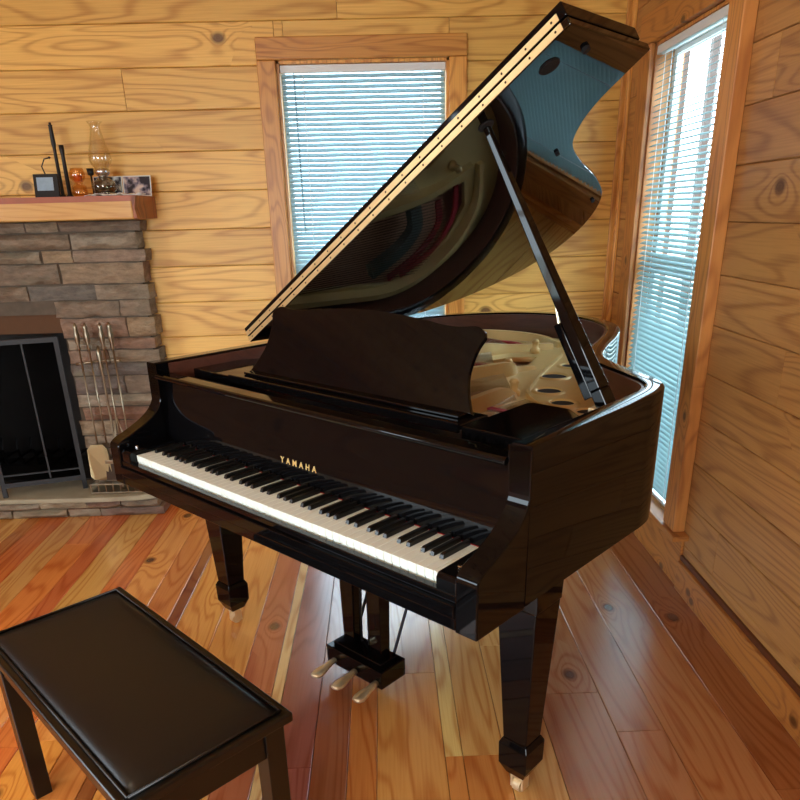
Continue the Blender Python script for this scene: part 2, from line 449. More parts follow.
def simple_window(n, T, name_cat='y'):
    w = thing(n, None, None, kind='structure'); a0, a1, z0, z1 = T
    def bx(bm, a, b, d0, d1, u, v):
        if name_cat == 'y': box(bm, XL+d0, XL+d1, a, b, u, v)
        else: box(bm, a, b, YF+d0, YF+d1, u, v)
    bm = new_bm(); bx(bm, a0-.09, a0, .0005, .022, z0-.09, z1+.09); bx(bm, a1, a1+.09, .0005, .022, z0-.09, z1+.09)
    bx(bm, a0, a1, .0005, .022, z1, z1+.09); bx(bm, a0, a1, .0005, .022, z0-.09, z0)
    obj('window_casing', bm, M['trimHR'], w)
    bm = new_bm(); m = (a0+a1)/2; bx(bm, m-.025, m+.025, -.09, -.06, z0, z1); bx(bm, a0, a1, -.09, -.06, (z0+z1)/2-.02, (z0+z1)/2+.02)
    bx(bm, a0, a0+.03, -.09, -.06, z0, z1); bx(bm, a1-.03, a1, -.09, -.06, z0, z1)
    obj('window_sash', bm, M['vinyl'], w)
simple_window('window_3', W3, 'y'); simple_window('window_fill', W4, 'x')

# blinds ---------------------------------------------------------------
def blind(name, label, a0, a1, z0, z1, mapf, tilt, matn, wand, cords, depth=.03, pitch=.0213, ztop=None):
    t = thing(name, label, 'window blind', mapf((a0+a1)/2, depth, z0))
    off = Vector(t.location)
    L = lambda a, d, z: Vector(mapf(a, d, z))-off
    def bx(bm, a, b, d0, d1, u, v):
        vs = [bm.verts.new(L(p, q, r)) for r in (u, v) for q in (d0, d1) for p in (a, b)]
        for f in ((0, 2, 3, 1), (4, 5, 7, 6), (0, 1, 5, 4), (2, 6, 7, 3), (0, 4, 6, 2), (1, 3, 7, 5)): bm.faces.new([vs[i] for i in f])
    bm = new_bm(); bx(bm, a0, a1, depth-.014, depth+.016, z1-.032, z1-.001); obj('headrail', bm, M['vinyl'], t, bevel=.002)
    bm = new_bm(); z = z1-.045; w = .0125
    while z > z0+.02:
        row = []
        for k in range(5):
            u = -1+k/2; q = math.radians(tilt)
            d = u*w; hgt = (1-u*u)*.0016
            dd = d*math.cos(q)-hgt*math.sin(q); zz = -d*math.sin(q)*-1+hgt*math.cos(q)
            row.append((bm.verts.new(L(a0+.004, depth+dd, z+zz)), bm.verts.new(L(a1-.004, depth+dd, z+zz))))
        for k in range(4): bm.faces.new((row[k][0], row[k][1], row[k+1][1], row[k+1][0]))
        z -= pitch
    o = obj('slats', bm, M[matn], t, smooth=True)
    bm = new_bm(); bx(bm, a0+.004, a1-.004, depth-.011, depth+.011, z0+.003, z0+.016); obj('bottom_rail', bm, M['vinyl'], t, bevel=.002)
    for cpos in cords:
        bm = new_bm(); tube(bm, [L(cpos, depth-.013, z1-.033), L(cpos, depth-.013, z0+.003)], .0012, 6); tube(bm, [L(cpos, depth+.013, z1-.033), L(cpos, depth+.013, z0+.003)], .0012, 6)
        obj('ladder_cord', bm, M['vinyl'], t)
    if wand:
        bm = new_bm(); tube(bm, [L(wand[0], depth-.022, z1-.036), L(wand[0]+.004, depth-.022, wand[1])], .0032, 6); obj('tilt_wand', bm, plain('wand', srgb(110, 150, 165), .3), t)
    return t
blind('window_blind', 'white mini blind almost closed in the back wall window behind the open lid', W1[0]+.014, W1[1]-.014, W1[2], W1[3]-.013,
      lambda a, d, z: (a, d, z), 52, 'slat', (W1[0]+.075, 1.33), (-1.47, -.93), depth=.03)
blind('window_blind', 'white mini blind with slats tilted open in the tall right wall window', W2[0]+.014, W2[1]-.014, W2[2], W2[3]-.013,
      lambda a, d, z: (d, a, z), 28, 'slat2', None, (-.95, -.44), depth=.016)

# outside: porch seen through the right window
bm = new_bm(); box(bm, .3, 4.2, -3.5, 4.5, -.25, -.12); tag(obj('porch_floor', bm, M['deck']), kind='structure')
for px, py_, w in ((1.5, 3.36, .075), (1.5, 2.72, .06), (1.5, 4.05, .06), (1.5, 1.5, .075)):
    bm = new_bm(); box(bm, -w/2, w/2, -w/2, w/2, 0, 2.9); box(bm, -w/2-.02, w/2+.02, -w/2-.02, w/2+.02, 0, .1)
    o = obj('porch_post', bm, M['post']); o.location = (px, py_, .2855)
    tag(o, 'brown porch post outside seen through the right window blind', 'post', 'porch posts outside the right window')
bm = new_bm(); box(bm, 1.47, 1.53, .2, 5.0, -.119, .26); box(bm, 1.44, 1.56, .2, 5.0, .2601, .285)
tag(obj('porch_kneewall', bm, M['deck']), kind='structure')
bm = new_bm(); box(bm, -40, 40, -40, 40, -.6, -.5); tag(obj('ground', bm, plain('pale_ground', srgb(170, 180, 170), .9)), kind='structure')

# ------------------------------------------------------------------ fireplace
def stone(bm, x0, x1, z0, z1, y, depth, rr, axis='y'):
    """rounded rough block whose face bulges toward -y"""
    nx = max(2, int((x1-x0)/.035)); nz = max(2, int((z1-z0)/.025)); g = .0035
    x0 += g; x1 -= g; z0 += g; z1 -= g
    bul = rr.uniform(.0, .03); seed = rr.uniform(0, 50)
    from mathutils import noise
    F = [[None]*(nz+1) for _ in range(nx+1)]
    for i in range(nx+1):
        for k in range(nz+1):
            u = i/nx; v = k/nz
            e = min(u*nx, (1-u)*nx, v*nz, (1-v)*nz, 1.0)
            n = noise.noise(Vector((x0+u*(x1-x0), seed, z0+v*(z1-z0)))*14)
            n2 = noise.noise(Vector((x0+u*(x1-x0)+9, seed, z0+v*(z1-z0)))*22)
            yy = y-(bul+.018*n)*(.35 if e == 0 else 1)-(.0 if e else -.008)
            F[i][k] = bm.verts.new((x0+u*(x1-x0)+n2*.008, yy, z0+v*(z1-z0)+n*.006))
    for i in range(nx):
        for k in range(nz): bm.faces.new((F[i][k], F[i+1][k], F[i+1][k+1], F[i][k+1]))
    ring = [F[i][0] for i in range(nx+1)]+[F[nx][k] for k in range(1, nz+1)]+[F[i][nz] for i in range(nx-1, -1, -1)]+[F[0][k] for k in range(nz-1, 0, -1)]
    back = [bm.verts.new((v.co.x, y+depth, v.co.z)) for v in ring]
    for i in range(len(ring)): bm.faces.new((ring[i], back[i], back[(i+1) % len(ring)], ring[(i+1) % len(ring)]))
    bm.faces.new(back[::-1])

fp = thing('fireplace', 'stacked stone fireplace with raised stone hearth and thick wooden mantel', 'fireplace', (-3.15, -.1, 0))
fo = Vector(fp.location)
def fobj(name, bm, mat, parent=None, **k):
    bmesh.ops.translate(bm, verts=bm.verts[:], vec=-fo)
    return obj(name, bm, mat, parent or fp, **k)
rr = random.Random(21); bm = new_bm(); z = .112
YS = -.12
while z < 1.40:
    h = rr.uniform(.05, .098); z1 = min(z+h, 1.404)
    if 1.404-z1 < .035: z1 = 1.404
    segs = [(-2.70, -2.265)] if z < .98 else [(-4.15, -2.265)]
    if z < .98: segs.append((-4.15, -3.62))
    for s0, s1 in segs:
        x = s0+rr.uniform(-.02, .02)
        while x < s1-.02:
            w = rr.uniform(.14, .40); x1 = x+w
            if s1-x1 < .12: x1 = s1+rr.uniform(-.012, .024)
            stone(bm, x, x1, z, z1, YS, .11, rr); x = x1
            if x >= s1-.03: break
    z = z1
fobj('stone_surround', bm, M['stone'], auto=50)
bm = new_bm(); box(bm, -2.70, -2.285, YS+.012, .0, .11, 1.404); box(bm, -4.15, -3.62, YS+.012, 0, .11, 1.404); box(bm, -3.62, -2.70, YS+.012, 0, .99, 1.404)
fobj('mortar_core', bm, M['mortar'])
bm = new_bm()   # firebox
box(bm, -3.64, -3.62, -.01, .42, .11, 1.0); box(bm, -2.70, -2.68, -.01, .42, .11, 1.0); box(bm, -3.62, -2.70, .40, .42, .11, 1.0); box(bm, -3.62, -2.70, 0, .42, .985, 1.0); box(bm, -3.62, -2.70, 0, .42, .10, .112)
fobj('firebox', bm, M['soot'])
bm = new_bm(); box(bm, -3.615, -2.705, -.09, -.06, .90, .988); fobj('lintel_board', bm, M['gap'])
rr = random.Random(5); bm = new_bm(); 
for (a, b) in ((.0005, .045), (.046, .084)):
    x = -4.15
    while x < -2.33:
        w = rr.uniform(.16, .42); x1 = min(x+w, -2.31+rr.uniform(-.02, .03))
        if -2.31-x1 < .1: x1 = -2.31+rr.uniform(-.02, .02)
        stone(bm, x, x1, a, b, -.285, .25, rr); x = x1
        if x > -2.36: break
fobj('hearth_stones', bm, M['stone'], auto=50)
bm = new_bm()
pts = [(-4.15, -.02), (-4.15, -.30), (-3.6, -.305), (-3.1, -.295), (-2.93, -.30), (-2.62, -.305), (-2.42, -.298), (-2.335, -.275), (-2.30, -.21), (-2.29, -.10), (-2.285, -.02)]
prism(bm, pts, lambda x, y: (x, y, .086), lambda x, y: (x, y, .1115))
fobj('hearth_slab', bm, M['slab'], bevel=.006)
bm = new_bm(); box(bm, -4.2, -2.22, -.298, -.001, 1.408, 1.503)
mt = fobj('mantel', bm, M['mantel'], bevel=.006)
bm = new_bm()
pts = [(-.30, 1.412), (-.302, 1.45), (-.299, 1.503), (-.001, 1.503), (-.001, 1.408), (-.28, 1.406)]
prism(bm, pts, lambda y, z: (-2.2195, y, z), lambda y, z: (-2.205+.006*math.sin(z*60), y, z))
fobj('mantel_end_cap', bm, M['mantel_end'], mt)
bpy.data.objects['mantel_end_cap']['label'] = 'dark rough live-edge end of the mantel'
bm = new_bm(); box(bm, -4.2, -2.2195, -.3015, -.2985, 1.480, 1.5035)
fobj('mantel_top_edge', bm, plain('reddish_edge', srgb(158, 84, 52), .4, var=.2, scale=15), mt)

# fire screen on the hearth
def P3(x, y, z): return Vector((x, y, z))
sc = thing('fire_screen', 'black mesh fire screen standing in front of the firebox opening', 'fire screen', (-2.72, -.15, .112))
A = Vector((0, 0, 0)); B = Vector((-.30, -.09, 0)); D = (B-A).normalized()
Mx = Matrix(((D.x, -D.y, 0), (D.y, D.x, 0), (0, 0, 1))).to_4x4()
bm = new_bm(); Lw = .40
for a, b, u, v in ((0, .022, .0, .78), (Lw-.022, Lw, 0, .78), (.022, Lw-.022, .05, .075), (.022, Lw-.022, .757, .78), (.022, Lw-.022, .11, .118)):
    box(bm, a, b, -.008, .008, u, v, Mx)
obj('frame', bm, M['iron'], sc)
bm = new_bm(); box(bm, .02, Lw-.02, -.0005, .0005, .07, .76, Mx); obj('mesh_panel', bm, M['mesh'], sc)
bm = new_bm(); box(bm, .16, .168, -.006, .006, .08, .757, Mx); obj('handle_bar', bm, M['iron'], sc)
# log grate inside the firebox
gr = thing('log_grate', 'dark iron log grate inside the firebox behind the screen', 'grate', (-3.1, .12, .1125))
bm = new_bm()
for i in range(7): tube(bm, [(-.24+i*.08, -.15, .18), (-.24+i*.08, -.12, .09), (-.24+i*.08, .14, .09), (-.24+i*.08, .16, .16)], .007, 6)
tube(bm, [(-.28, -.1, .083), (.28, -.1, .083)], .008, 6); tube(bm, [(-.28, .12, .083), (.28, .12, .083)], .008, 6)
obj('bars', bm, M['iron'], gr)
for sx in (-.24, .24):
    for sy in (-.1, .12):
        bm = new_bm(); tube(bm, [(sx, sy, .083), (sx, sy, 0)], .008, 6); obj('leg', bm, M['iron'], gr)

# fireplace tools --------------------------------------------------------
TX, TY, TZ = -2.515, -.205, .112
ts = thing('tool_stand', 'antique pewter fireplace tool stand with low gallery base on the hearth', 'tool stand', (TX, TY, TZ))
bm = new_bm(); box(bm, -.15, .12, -.055, .055, .0, .012); obj('base', bm, M['pewter'], ts, bevel=.003)
bm = new_bm()
for k in range(8):
    for sy in (-.05, .05): tube(bm, [(-.143+k*.037, sy, .012), (-.143+k*.037, sy, .05)], .0035, 8)
for sy in (-.05, .05): tube(bm, [(-.146, sy, .052), (.118, sy, .052)], .004, 8)
tube(bm, [(-.146, -.05, .052), (-.146, .05, .052)], .004, 8)
obj('gallery_rail', bm, M['pewter'], ts)
bm = new_bm(); lathe(bm, [(.012, .012), (.006, .03), (.006, .62), (.012, .64), (.008, .66), (.014, .70), (.004, .74)], n=12); obj('pole', bm, M['pewter'], ts, smooth=True)
bm = new_bm(); tube(bm, [(-.115, -.01, .655), (-.075, 0, .66), (.0, 0, .667), (.07, 0, .672), (.10, -.01, .668)], [.007, .005, .005, .005, .007], 8); obj('crossbar', bm, M['pewter'], ts, smooth=True)
def tool(name, label, dx, dy, zb, kind, mat=None):
    t = thing(name, label, name.replace('_', ' '), (TX+dx, TY+dy, TZ+zb))
    top = .85-zb
    bm = new_bm(); tube(bm, [(0, 0, .0 if kind != 'brush' else .1), (0, 0, top-.13)], .004, 8); obj('shaft', bm, M['pewter'], t, smooth=True)
    bm = new_bm(); lathe(bm, [(.005, top-.13), (.009, top-.12), (.006, top-.105), (.013, top-.08), (.014, top-.06), (.009, top-.03), (.011, top-.02), (.004, top)], n=12)
    obj('handle', bm, M['pewter'] if dx else M['brass'], t, smooth=True)
    bm = new_bm()
    if kind == 'poker': tube(bm, [(0, 0, .03), (.008, 0, .01), (.025, 0, .02), (.035, 0, .045)], [.004, .005, .004, .001], 8); obj('hook', bm, M['pewter'], t, smooth=True)
    if kind == 'shovel':
        pts = [(-.05, .16), (-.03, .185), (.03, .185), (.05, .16), (.055, .02), (.04, 0), (-.04, 0), (-.055, .02)]
        prism(bm, pts, lambda x, z: (x, -.012-.35*x*x*8, z), lambda x, z: (x, -.009-.35*x*x*8, z)); obj('pan', bm, M['sand'], t, bevel=.001)
    if kind == 'brush':
        frustum(bm, 0, 0, 0, .028, .014, .085, .02, .01); obj('bristles', bm, plain('bristle', srgb(60, 44, 32), .9, var=.4, scale=90), t)
        bm = new_bm(); box(bm, -.022, .022, -.012, .012, .085, .105); obj('ferrule', bm, M['pewter'], t, bevel=.003)
    if kind == 'tongs':
        tube(bm, [(.0, 0, .35), (.028, 0, .2), (.02, 0, 0)], .003, 8); tube(bm, [(.0, 0, .35), (-.028, 0, .2), (-.02, 0, 0)], .003, 8); obj('jaws', bm, M['pewter'], t, smooth=True)
    return t
tool('fire_poker', 'slim pewter fire poker hanging at the right end of the tool stand', .075, -.012, .06, 'poker')
tool('fire_brush', 'pewter handled hearth brush hanging just left of the stand pole', -.035, -.02, .07, 'brush')
tool('fire_shovel', 'pewter fire shovel with wide pan hanging at the left end of the tool stand', -.085, -.012, .07, 'shovel')
tool('fire_tongs', 'pewter fire tongs hanging just right of the stand pole', .035, -.02, .06, 'tongs')

# mantel objects ------------------------------------------------------------
MZ = 1.5037
def mthing(name, label, cat, x, y, group=None): return thing(name, label, cat, (x, y, MZ), 0, group)
cs = mthing('candlestick', 'tallest slim black candlestick, leftmost of the dark pair on the mantel', 'candlestick', -2.567, -.15)
bm = new_bm(); lathe(bm, [(.018, 0), (.018, .006), (.008, .012), (.007, .20), (.010, .215), (.008, .285), (.010, .29)], n=14); obj('stem', bm, M['iron'], cs, smooth=True)
bm = new_bm(); lathe(bm, [(.006, .289), (.005, .30)], n=8); obj('wick_cup', bm, M['iron'], cs)
cs = mthing('candlestick', 'shorter black candlestick close to the right of the tallest one', 'candlestick', -2.53, -.165)
bm = new_bm(); lathe(bm, [(.017, 0), (.017, .006), (.009, .012), (.008, .17), (.0105, .19), (.0105, .21)], n=14); obj('stem', bm, M['iron'], cs, smooth=True)
am = mthing('votive_holder', 'amber glass votive holder with pinched waist on the mantel', 'candle holder', -2.484, -.16)
bm = new_bm(); lathe(bm, [(.032, .0), (.034, .02), (.030, .045), (.018, .055), (.018, .06), (.032, .075), (.034, .095), (.027, .118), (.025, .116), (.031, .095), (.029, .077), (.012, .062), (.012, .05), (.026, .042), (.030, .02), (.028, .004)], n=20); obj('glass_body', bm, M['amber'], am, smooth=True)
bm = new_bm(); lathe(bm, [(.018, .063), (.018, .09)], n=14); obj('candle', bm, plain('orange_wax', srgb(190, 96, 40), .5), am)
cc = mthing('candle_cup', 'small black candle cup on a thin stem behind the oil lamp', 'candle holder', -2.44, -.115)
bm = new_bm(); lathe(bm, [(.016, 0), (.016, .004), (.004, .008), (.004, .088), (.013, .092), (.016, .118), (.014, .118), (.011, .096), (.002, .094)], n=14); obj('cup', bm, M['iron'], cc, smooth=True)
ol = mthing('oil_lamp', 'clear glass oil lamp with tall flared chimney on the mantel', 'lamp', -2.372, -.16)
bm = new_bm(); lathe(bm, [(.050, 0), (.054, .006), (.04, .012), (.034, .016), (.052, .026), (.057, .042), (.048, .062), (.018, .078), (.016, .076), (.045, .06), (.054, .042), (.048, .028), (.004, .022)], n=28); obj('font', bm, M['glass'], ol, smooth=True)
bm = new_bm(); lathe(bm, [(.002, .024), (.044, .029), (.051, .041), (.049, .046), (.002, .046)], n=24); obj('lamp_oil', bm, glass_mat('lamp_oil', srgb(225, 232, 225)), ol, smooth=True)
bm = new_bm(); lathe(bm, [(.019, .078), (.02, .083), (.026, .088), (.032, .096), (.033, .108), (.028, .112), (.013, .115)], n=20); obj('burner', bm, M['steel'], ol, smooth=True)
bm = new_bm(); lathe(bm, [(.030, .108), (.032, .118), (.043, .132), (.049, .148), (.048, .165), (.040, .195), (.030, .232), (.023, .262), (.021, .278), (.024, .288), (.033, .298), (.032, .299), (.0225, .289), (.0195, .278), (.0215, .262), (.0285, .232), (.0385, .195), (.0465, .165), (.0475, .148), (.0415, .133), (.0305, .119), (.0285, .108)], n=28, cap=False); obj('chimney', bm, M['glass'], ol, smooth=True)

def picture_mat(name, a, b, c, seed):
    t = NT(name); tc = t.n('TexCoord')
    v = t.n('Mapping', i_0=tc.outputs['Object']); v.inputs['Location'].default_value = (seed, 0, seed)
    no = t.n('TexNoise', i_Vector=v.outputs[0], i_Scale=26, i_Detail=4)
    rp = t.n('ValToRGB', i_0=no.outputs[0]); cr = rp.color_ramp
    cr.elements[0].position = .42; cr.elements[0].color = a; cr.elements[1].position = .62; cr.elements[1].color = c
    e = cr.elements.new(.5); e.color = b
    t.bsdf(i_Base_Color=rp.outputs[0], i_Roughness=.25); return t.m
for (x0, x1, lab, mm) in ((-2.445, -2.315, 'photo print with dark corners propped behind the oil lamp', picture_mat('print_a', srgb(20, 22, 28), srgb(60, 66, 78), srgb(190, 196, 196), 3)),
                          (-2.312, -2.185, 'photo print of pale and dark patches at the right end of the mantel', picture_mat('print_b', srgb(30, 30, 44), srgb(110, 104, 120), srgb(206, 186, 176), 9.4))):
    t = thing('photo_print', lab, 'photo', ((x0+x1)/2, -.098, MZ)); w = (x1-x0)/2
    rt_ = Matrix.Rotation(math.radians(-12), 4, 'X')
    bm = new_bm(); box(bm, -w, w, -.001, .001, 0, .088, rt_); obj('border', bm, M['paper'], t)
    bm = new_bm(); box(bm, -w+.004, w-.004, -.0016, -.0011, .004, .084, rt_); obj('image', bm, mm, t)
    bm = new_bm(); box(bm, -.006, .006, .002, .004, .0, .08, Matrix.Rotation(math.radians(25), 4, 'X')); obj('stand_leg', bm, M['paper'], t) if False else bm.free()
bm = new_bm()
n = 14; V = []
for i in range(n+1):
    row = []
    for k in range(6):
        x = i/n*.235; y = -k/5*.085
        row.append(bm.verts.new((x+.006*math.sin(k*2.2), y+.005*math.sin(i*1.7), .004+.0035*math.sin(i*1.1+k*.9)+.003*math.sin(i*2.3))))
    V.append(row)
for i in range(n):
    for k in range(5): bm.faces.new((V[i][k], V[i+1][k], V[i+1][k+1], V[i][k+1]))
o = obj('paper_doily', bm, M['paper'], smooth=True); o.location = (-2.415, -.208, MZ)
s = o.modifiers.new('solid', 'SOLIDIFY'); s.thickness = .0015
tag(o, 'crumpled white paper lying along the front edge of the mantel', 'paper')
pf = thing('picture_frame', 'small dark framed picture at the left end of the mantel', 'picture frame', (-2.63, -.15, MZ))
rt_ = Matrix.Rotation(math.radians(-10), 4, 'X')
bm = new_bm(); box(bm, -.06, .05, -.006, .006, 0, .10, rt_); obj('frame', bm, M['iron'], pf, bevel=.002)
bm = new_bm(); box(bm, -.045, .028, -.0075, -.0062, .03, .085, rt_); obj('picture', bm, plain('pale_blue_picture', srgb(150, 175, 195), .3, var=.2, scale=40), pf)
wr = mthing('wire_ornament', 'thin dark wire ornament bending over the framed picture', 'ornament', -2.645, -.12)
bm = new_bm(); lathe(bm, [(.02, 0), (.018, .005)], n=12); tube(bm, [(0, 0, .004), (.01, 0, .08), (-.005, 0, .13), (.012, 0, .16), (.035, 0, .165)], .003, 6); lathe(bm, [(.001, .16), (.007, .165), (.001, .171)], cx=.036, n=8)
obj('wire', bm, M['iron'], wr, smooth=True)

# ------------------------------------------------------------------ grand piano
PX, PY, PSI = -1.504, -2.028, math.radians(-44.169)
W = .721; ZR = .9889; ZB = .631; ZH = 1.0119; TH = math.radians(31.984); TI = math.radians(-.592); YH = .5653
pn = thing('grand_piano', 'polished black grand piano with open lid standing diagonally between the two windows', 'piano', (PX, PY, 0), PSI)
def pobj(name, bm, mat, parent=None, **k): return obj(name, bm, mat, parent or pn, **k)

RIMC = [(W, .66), (W, .71), (.714, .765), (.692, .82), (.648, .872), (.56, .935), (.46, 1.005), (.383, 1.085), (.315, 1.24), (.232, 1.48), (.135, 1.665), (-.02, 1.80), (-.20, 1.862), (-.38, 1.83), (-.53, 1.72), (-.64, 1.57), (-.70, 1.42), (-W, 1.28)]
curve = catmull(RIMC, 6)
outer = [(W, .168)]+curve+[(-W, .168)]
def inset(pts, d):
    out = []
    for i, p in enumerate(pts):
        a = Vector(pts[max(i-1, 0)]); b = Vector(pts[min(i+1, len(pts)-1)]); t = (b-a).normalized()
        nrm = Vector((-t.y, t.x))
        out.append((p[0]+nrm.x*d, p[1]+nrm.y*d))
    return out
inner = inset(outer, .055); inner[0] = (W-.055, .168); inner[-1] = (-W+.055, .168)
# rim: outer shell black, inner veneer mahogany as its own part
bm = new_bm(); n = len(outer)
mid = inset(outer, .048); mid[0] = (W-.048, .168); mid[-1] = (-W+.048, .168)
zb, zt = .638, ZR; r = .004
prof = [(outer, zb), (outer, zt-r), (inset(outer, r*.4), zt-r*.3), (inset(outer, r), zt), (inset(mid, -r), zt), (mid, zt-r), (mid, zb)]
for pr in prof[2:5]: pr[0][0] = (pr[0][0][0], .168); pr[0][-1] = (pr[0][-1][0], .168)
cols = [[bm.verts.new((x, y, z)) for x, y in pts] for pts, z in prof]
for a, b in zip(cols, cols[1:]+cols[:1]):
    for i in range(n-1): bm.faces.new((a[i], a[i+1], b[i+1], b[i]))
for i in (0, n-1): bm.faces.new([c[i] for c in cols])
pobj('rim', bm, M['black'], auto=35)
bm = new_bm(); mi = inset(outer, .0485); ii = inset(outer, .056)
mi[0] = (W-.0485, .215); mi[-1] = (-W+.0485, .215); ii[0] = (W-.056, .215); ii[-1] = (-W+.056, .215)
a = [bm.verts.new((x, y, .66)) for x, y in mi]; b = [bm.verts.new((x, y, ZR-.0065)) for x, y in mi]
c = [bm.verts.new((x, y, ZR-.0065)) for x, y in ii]; d = [bm.verts.new((x, y, .66)) for x, y in ii]
for i in range(n-1):
    for p, q in ((a, b), (b, c), (c, d), (d, a)): bm.faces.new((p[i], p[i+1], q[i+1], q[i]))
inn = pobj('inner_rim', bm, M['mahog'], auto=35); inn['label'] = 'brown mahogany inner face of the rim'
# cheek arms
cheek = catmull([(.168, ZR-.001), (.172, .94), (.170, .885), (.150, .845), (.112, .815), (.06, .79), (.022, .775), (.004, .762), (0, .748)], 5)
for s in (1, -1):
    bm = new_bm(); pts = [(.168, ZR-.001)]+cheek[1:]+[(0, ZB), (.30, ZB), (.30, .70), (.1685, .72)]
    # close against rim end at y=.168
    pts = [(y if y <= .1675 else .1675, z) for y, z in cheek]+[(0, .632), (.1675, .632)]
    x0, x1 = (W-.055, W) if s > 0 else (-W, -W+.055)
    prism(bm, pts, lambda y, z: (x0, y, z), lambda y, z: (x1, y, z))
    pobj('arm', bm, M['black'], bevel=.0035, seg=3)
# keybed, keyslip, key blocks, fallboard
bm = new_bm(); box(bm, -W+.0555, W-.0555, .012, .52, ZB, .69); pobj('keybed', bm, M['black'], bevel=.003)
bm = new_bm(); box(bm, -W+.0555, W-.0555, -.004, .0118, .664, .694); box(bm, -W+.0555, W-.0555, .002, .0118, .634, .662); box(bm, -W+.0555, W-.0555, .004, .0235, .6945, .712)
pobj('keyslip', bm, M['black'], bevel=.0025, seg=3)
for s in (1, -1):
    bm = new_bm(); a, b = sorted((s*.6125, s*(W-.0558)))
    pts = [(.006, .6945), (.006, .738), (.012, .748), (.174, .752), (.174, .6945)]
    prism(bm, pts, lambda y, z: (a, y, z), lambda y, z: (b, y, z)); kb = pobj('key_block', bm, M['black'], bevel=.003)
    bm = new_bm(); lathe(bm, [(.006, .7485), (.006, .7535), (.004, .755)], cx=s*.640, cy=.05, n=12); pobj('block_screw', bm, M['steel'], kb)
bm = new_bm()
fbp = catmull([(.179, .722), (.1785, .76), (.181, .80), (.188, .86), (.193, .935)], 4)
prism(bm, fbp+[(.207, .935), (.200, .722)], lambda y, z: (-W+.057, y, z), lambda y, z: (W-.057, y, z))
fbo = pobj('fallboard', bm, M['black'], auto=30)
bm = new_bm()
lipp = [(.158, .944), (.156, .949), (.158, .954), (.165, .957), (.205, .957), (.205, .948), (.2, .938), (.166, .9385)]
prism(bm, lipp, lambda y, z: (-W+.057, y, z), lambda y, z: (W-.057, y, z)); pobj('front_rail', bm, M['black'], bevel=.002)
bm = new_bm(); box(bm, -.6115, .6115, .1768, .1784, .724, .7352); pobj('key_felt', bm, M['red'])
# maker lettering in brass
cu = bpy.data.curves.new('lettering', 'FONT'); cu.body = 'YAMAHA'; cu.size = .0235; cu.extrude = .0006; cu.space_character = 1.85; cu.align_x = 'CENTER'; cu.offset = .0004
lt = bpy.data.objects.new('lettering', cu); C.objects.link(lt); cu.materials.append(plain('letter_brass', srgb(255, 226, 150), .35, metal=.6))
dg = bpy.context.evaluated_depsgraph_get(); me_ = bpy.data.meshes.new_from_object(lt.evaluated_get(dg)); bpy.data.objects.remove(lt); bpy.data.curves.remove(cu)
lt = link('lettering', me_, None, fbo)
lt.location = (-.012, .1788, .785); lt.rotation_euler = (math.radians(85), 0, 0); lt['label'] = 'raised brass letters'
# keys
YK = .0285; KW = 1.222/52
def one(name, bm, mat, first, loc, **k):
    pass
bm = new_bm()
box(bm, -KW/2+.0006, KW/2-.0006, 0, .148, -.020, 0)
box(bm, -KW/2+.0012, KW/2-.0012, .002, .145, -.038, -.0201)
wk = pobj('white_key', bm, M['white'], bevel=.0008, seg=1); wk.location = (-.611+KW/2, YK, .7342)
for i in range(1, 52):
    o = wk.copy(); C.objects.link(o); o.parent = pn; o.location = (-.611+KW*(i+.5), YK, .7342)
bm = new_bm()
pts = [(.050, .0), (.053, .0095), (.058, .0115), (.145, .0115), (.145, 0)]
a = [bm.verts.new((-.0062 if z < .001 else -.0048, y, z)) for y, z in pts]; b = [bm.verts.new((.0062 if z < .001 else .0048, y, z)) for y, z in pts]
bm.faces.new(a[::-1]); bm.faces.new(b)
for i in range(5): bm.faces.new((a[i], a[(i+1) % 5], b[(i+1) % 5], b[i]))
bk = pobj('black_key', bm, M['blackkey'], bevel=.0008, seg=2); first = True
for i in range(51):
    if 'ABCDEFG'[i % 7] in 'ACDFG':
        if first: o = bk; first = False
        else: o = bk.copy(); C.objects.link(o); o.parent = pn
        nm = 'ABCDEFG'[i % 7]; sh = {'A': .0022, 'C': -.0022, 'D': .0022, 'F': -.0028, 'G': 0}[nm]
        o.location = (-.611+KW*(i+1)+sh, YK, .7343)
# pinblock area, shelves, music desk
bm = new_bm(); box(bm, -.66, .66, .21, .44, .86, .9115); pobj('pin_block', bm, plain('pinblock_black', srgb(26, 22, 20), .35))
for sgn in (1, -1):
    bm = new_bm()
    pts = [(.655, .292), (.655, .47), (.62, .53), (.565, .575), (.46, .575), (.45, .56), (.45, .292)]
    prism(bm, [(sgn*x, y) for x, y in pts], lambda x, y: (x, y, .925), lambda x, y: (x, y, .955)); pobj('side_shelf', bm, M['black'], bevel=.003)
bm = new_bm(); box(bm, -.448, .448, .286, .40, .944, .958); box(bm, -.448, .448, .282, .292, .938, .9625); pobj('music_shelf', bm, M['black'], bevel=.003)
LEAN = math.radians(27)
half = [(.432, 0), (.404, .05), (.390, .095), (.392, .15), (.406, .187), (.398, .203), (.37, .212), (.32, .207), (.27, .208), (.20, .216), (.08, .226), (0, .228)]
hp = [half[0]]+catmull(half[0:5], 4)[1:]+catmull(half[5:], 4)
dp = hp+[(-x, h) for x, h in hp[-2::-1]]
XD = -.004
dk = lambda off: (lambda x, h: (XD+x, .358+h*math.sin(LEAN)+off*math.cos(LEAN), .963+h*math.cos(LEAN)-off*math.sin(LEAN)))
bm = new_bm(); prism(bm, dp, dk(0), dk(.014)); md = pobj('music_desk', bm, M['black'], bevel=.003, seg=3)
bm = new_bm(); f0 = dk(-.04); f1 = dk(-.0005)
pts = [f0(-.40, -.0), f1(-.40, 0)]
box(bm, XD-.42, XD+.42, .325, .357, .9587, .966); pobj('desk_ledge', bm, M['black'], md, bevel=.002)
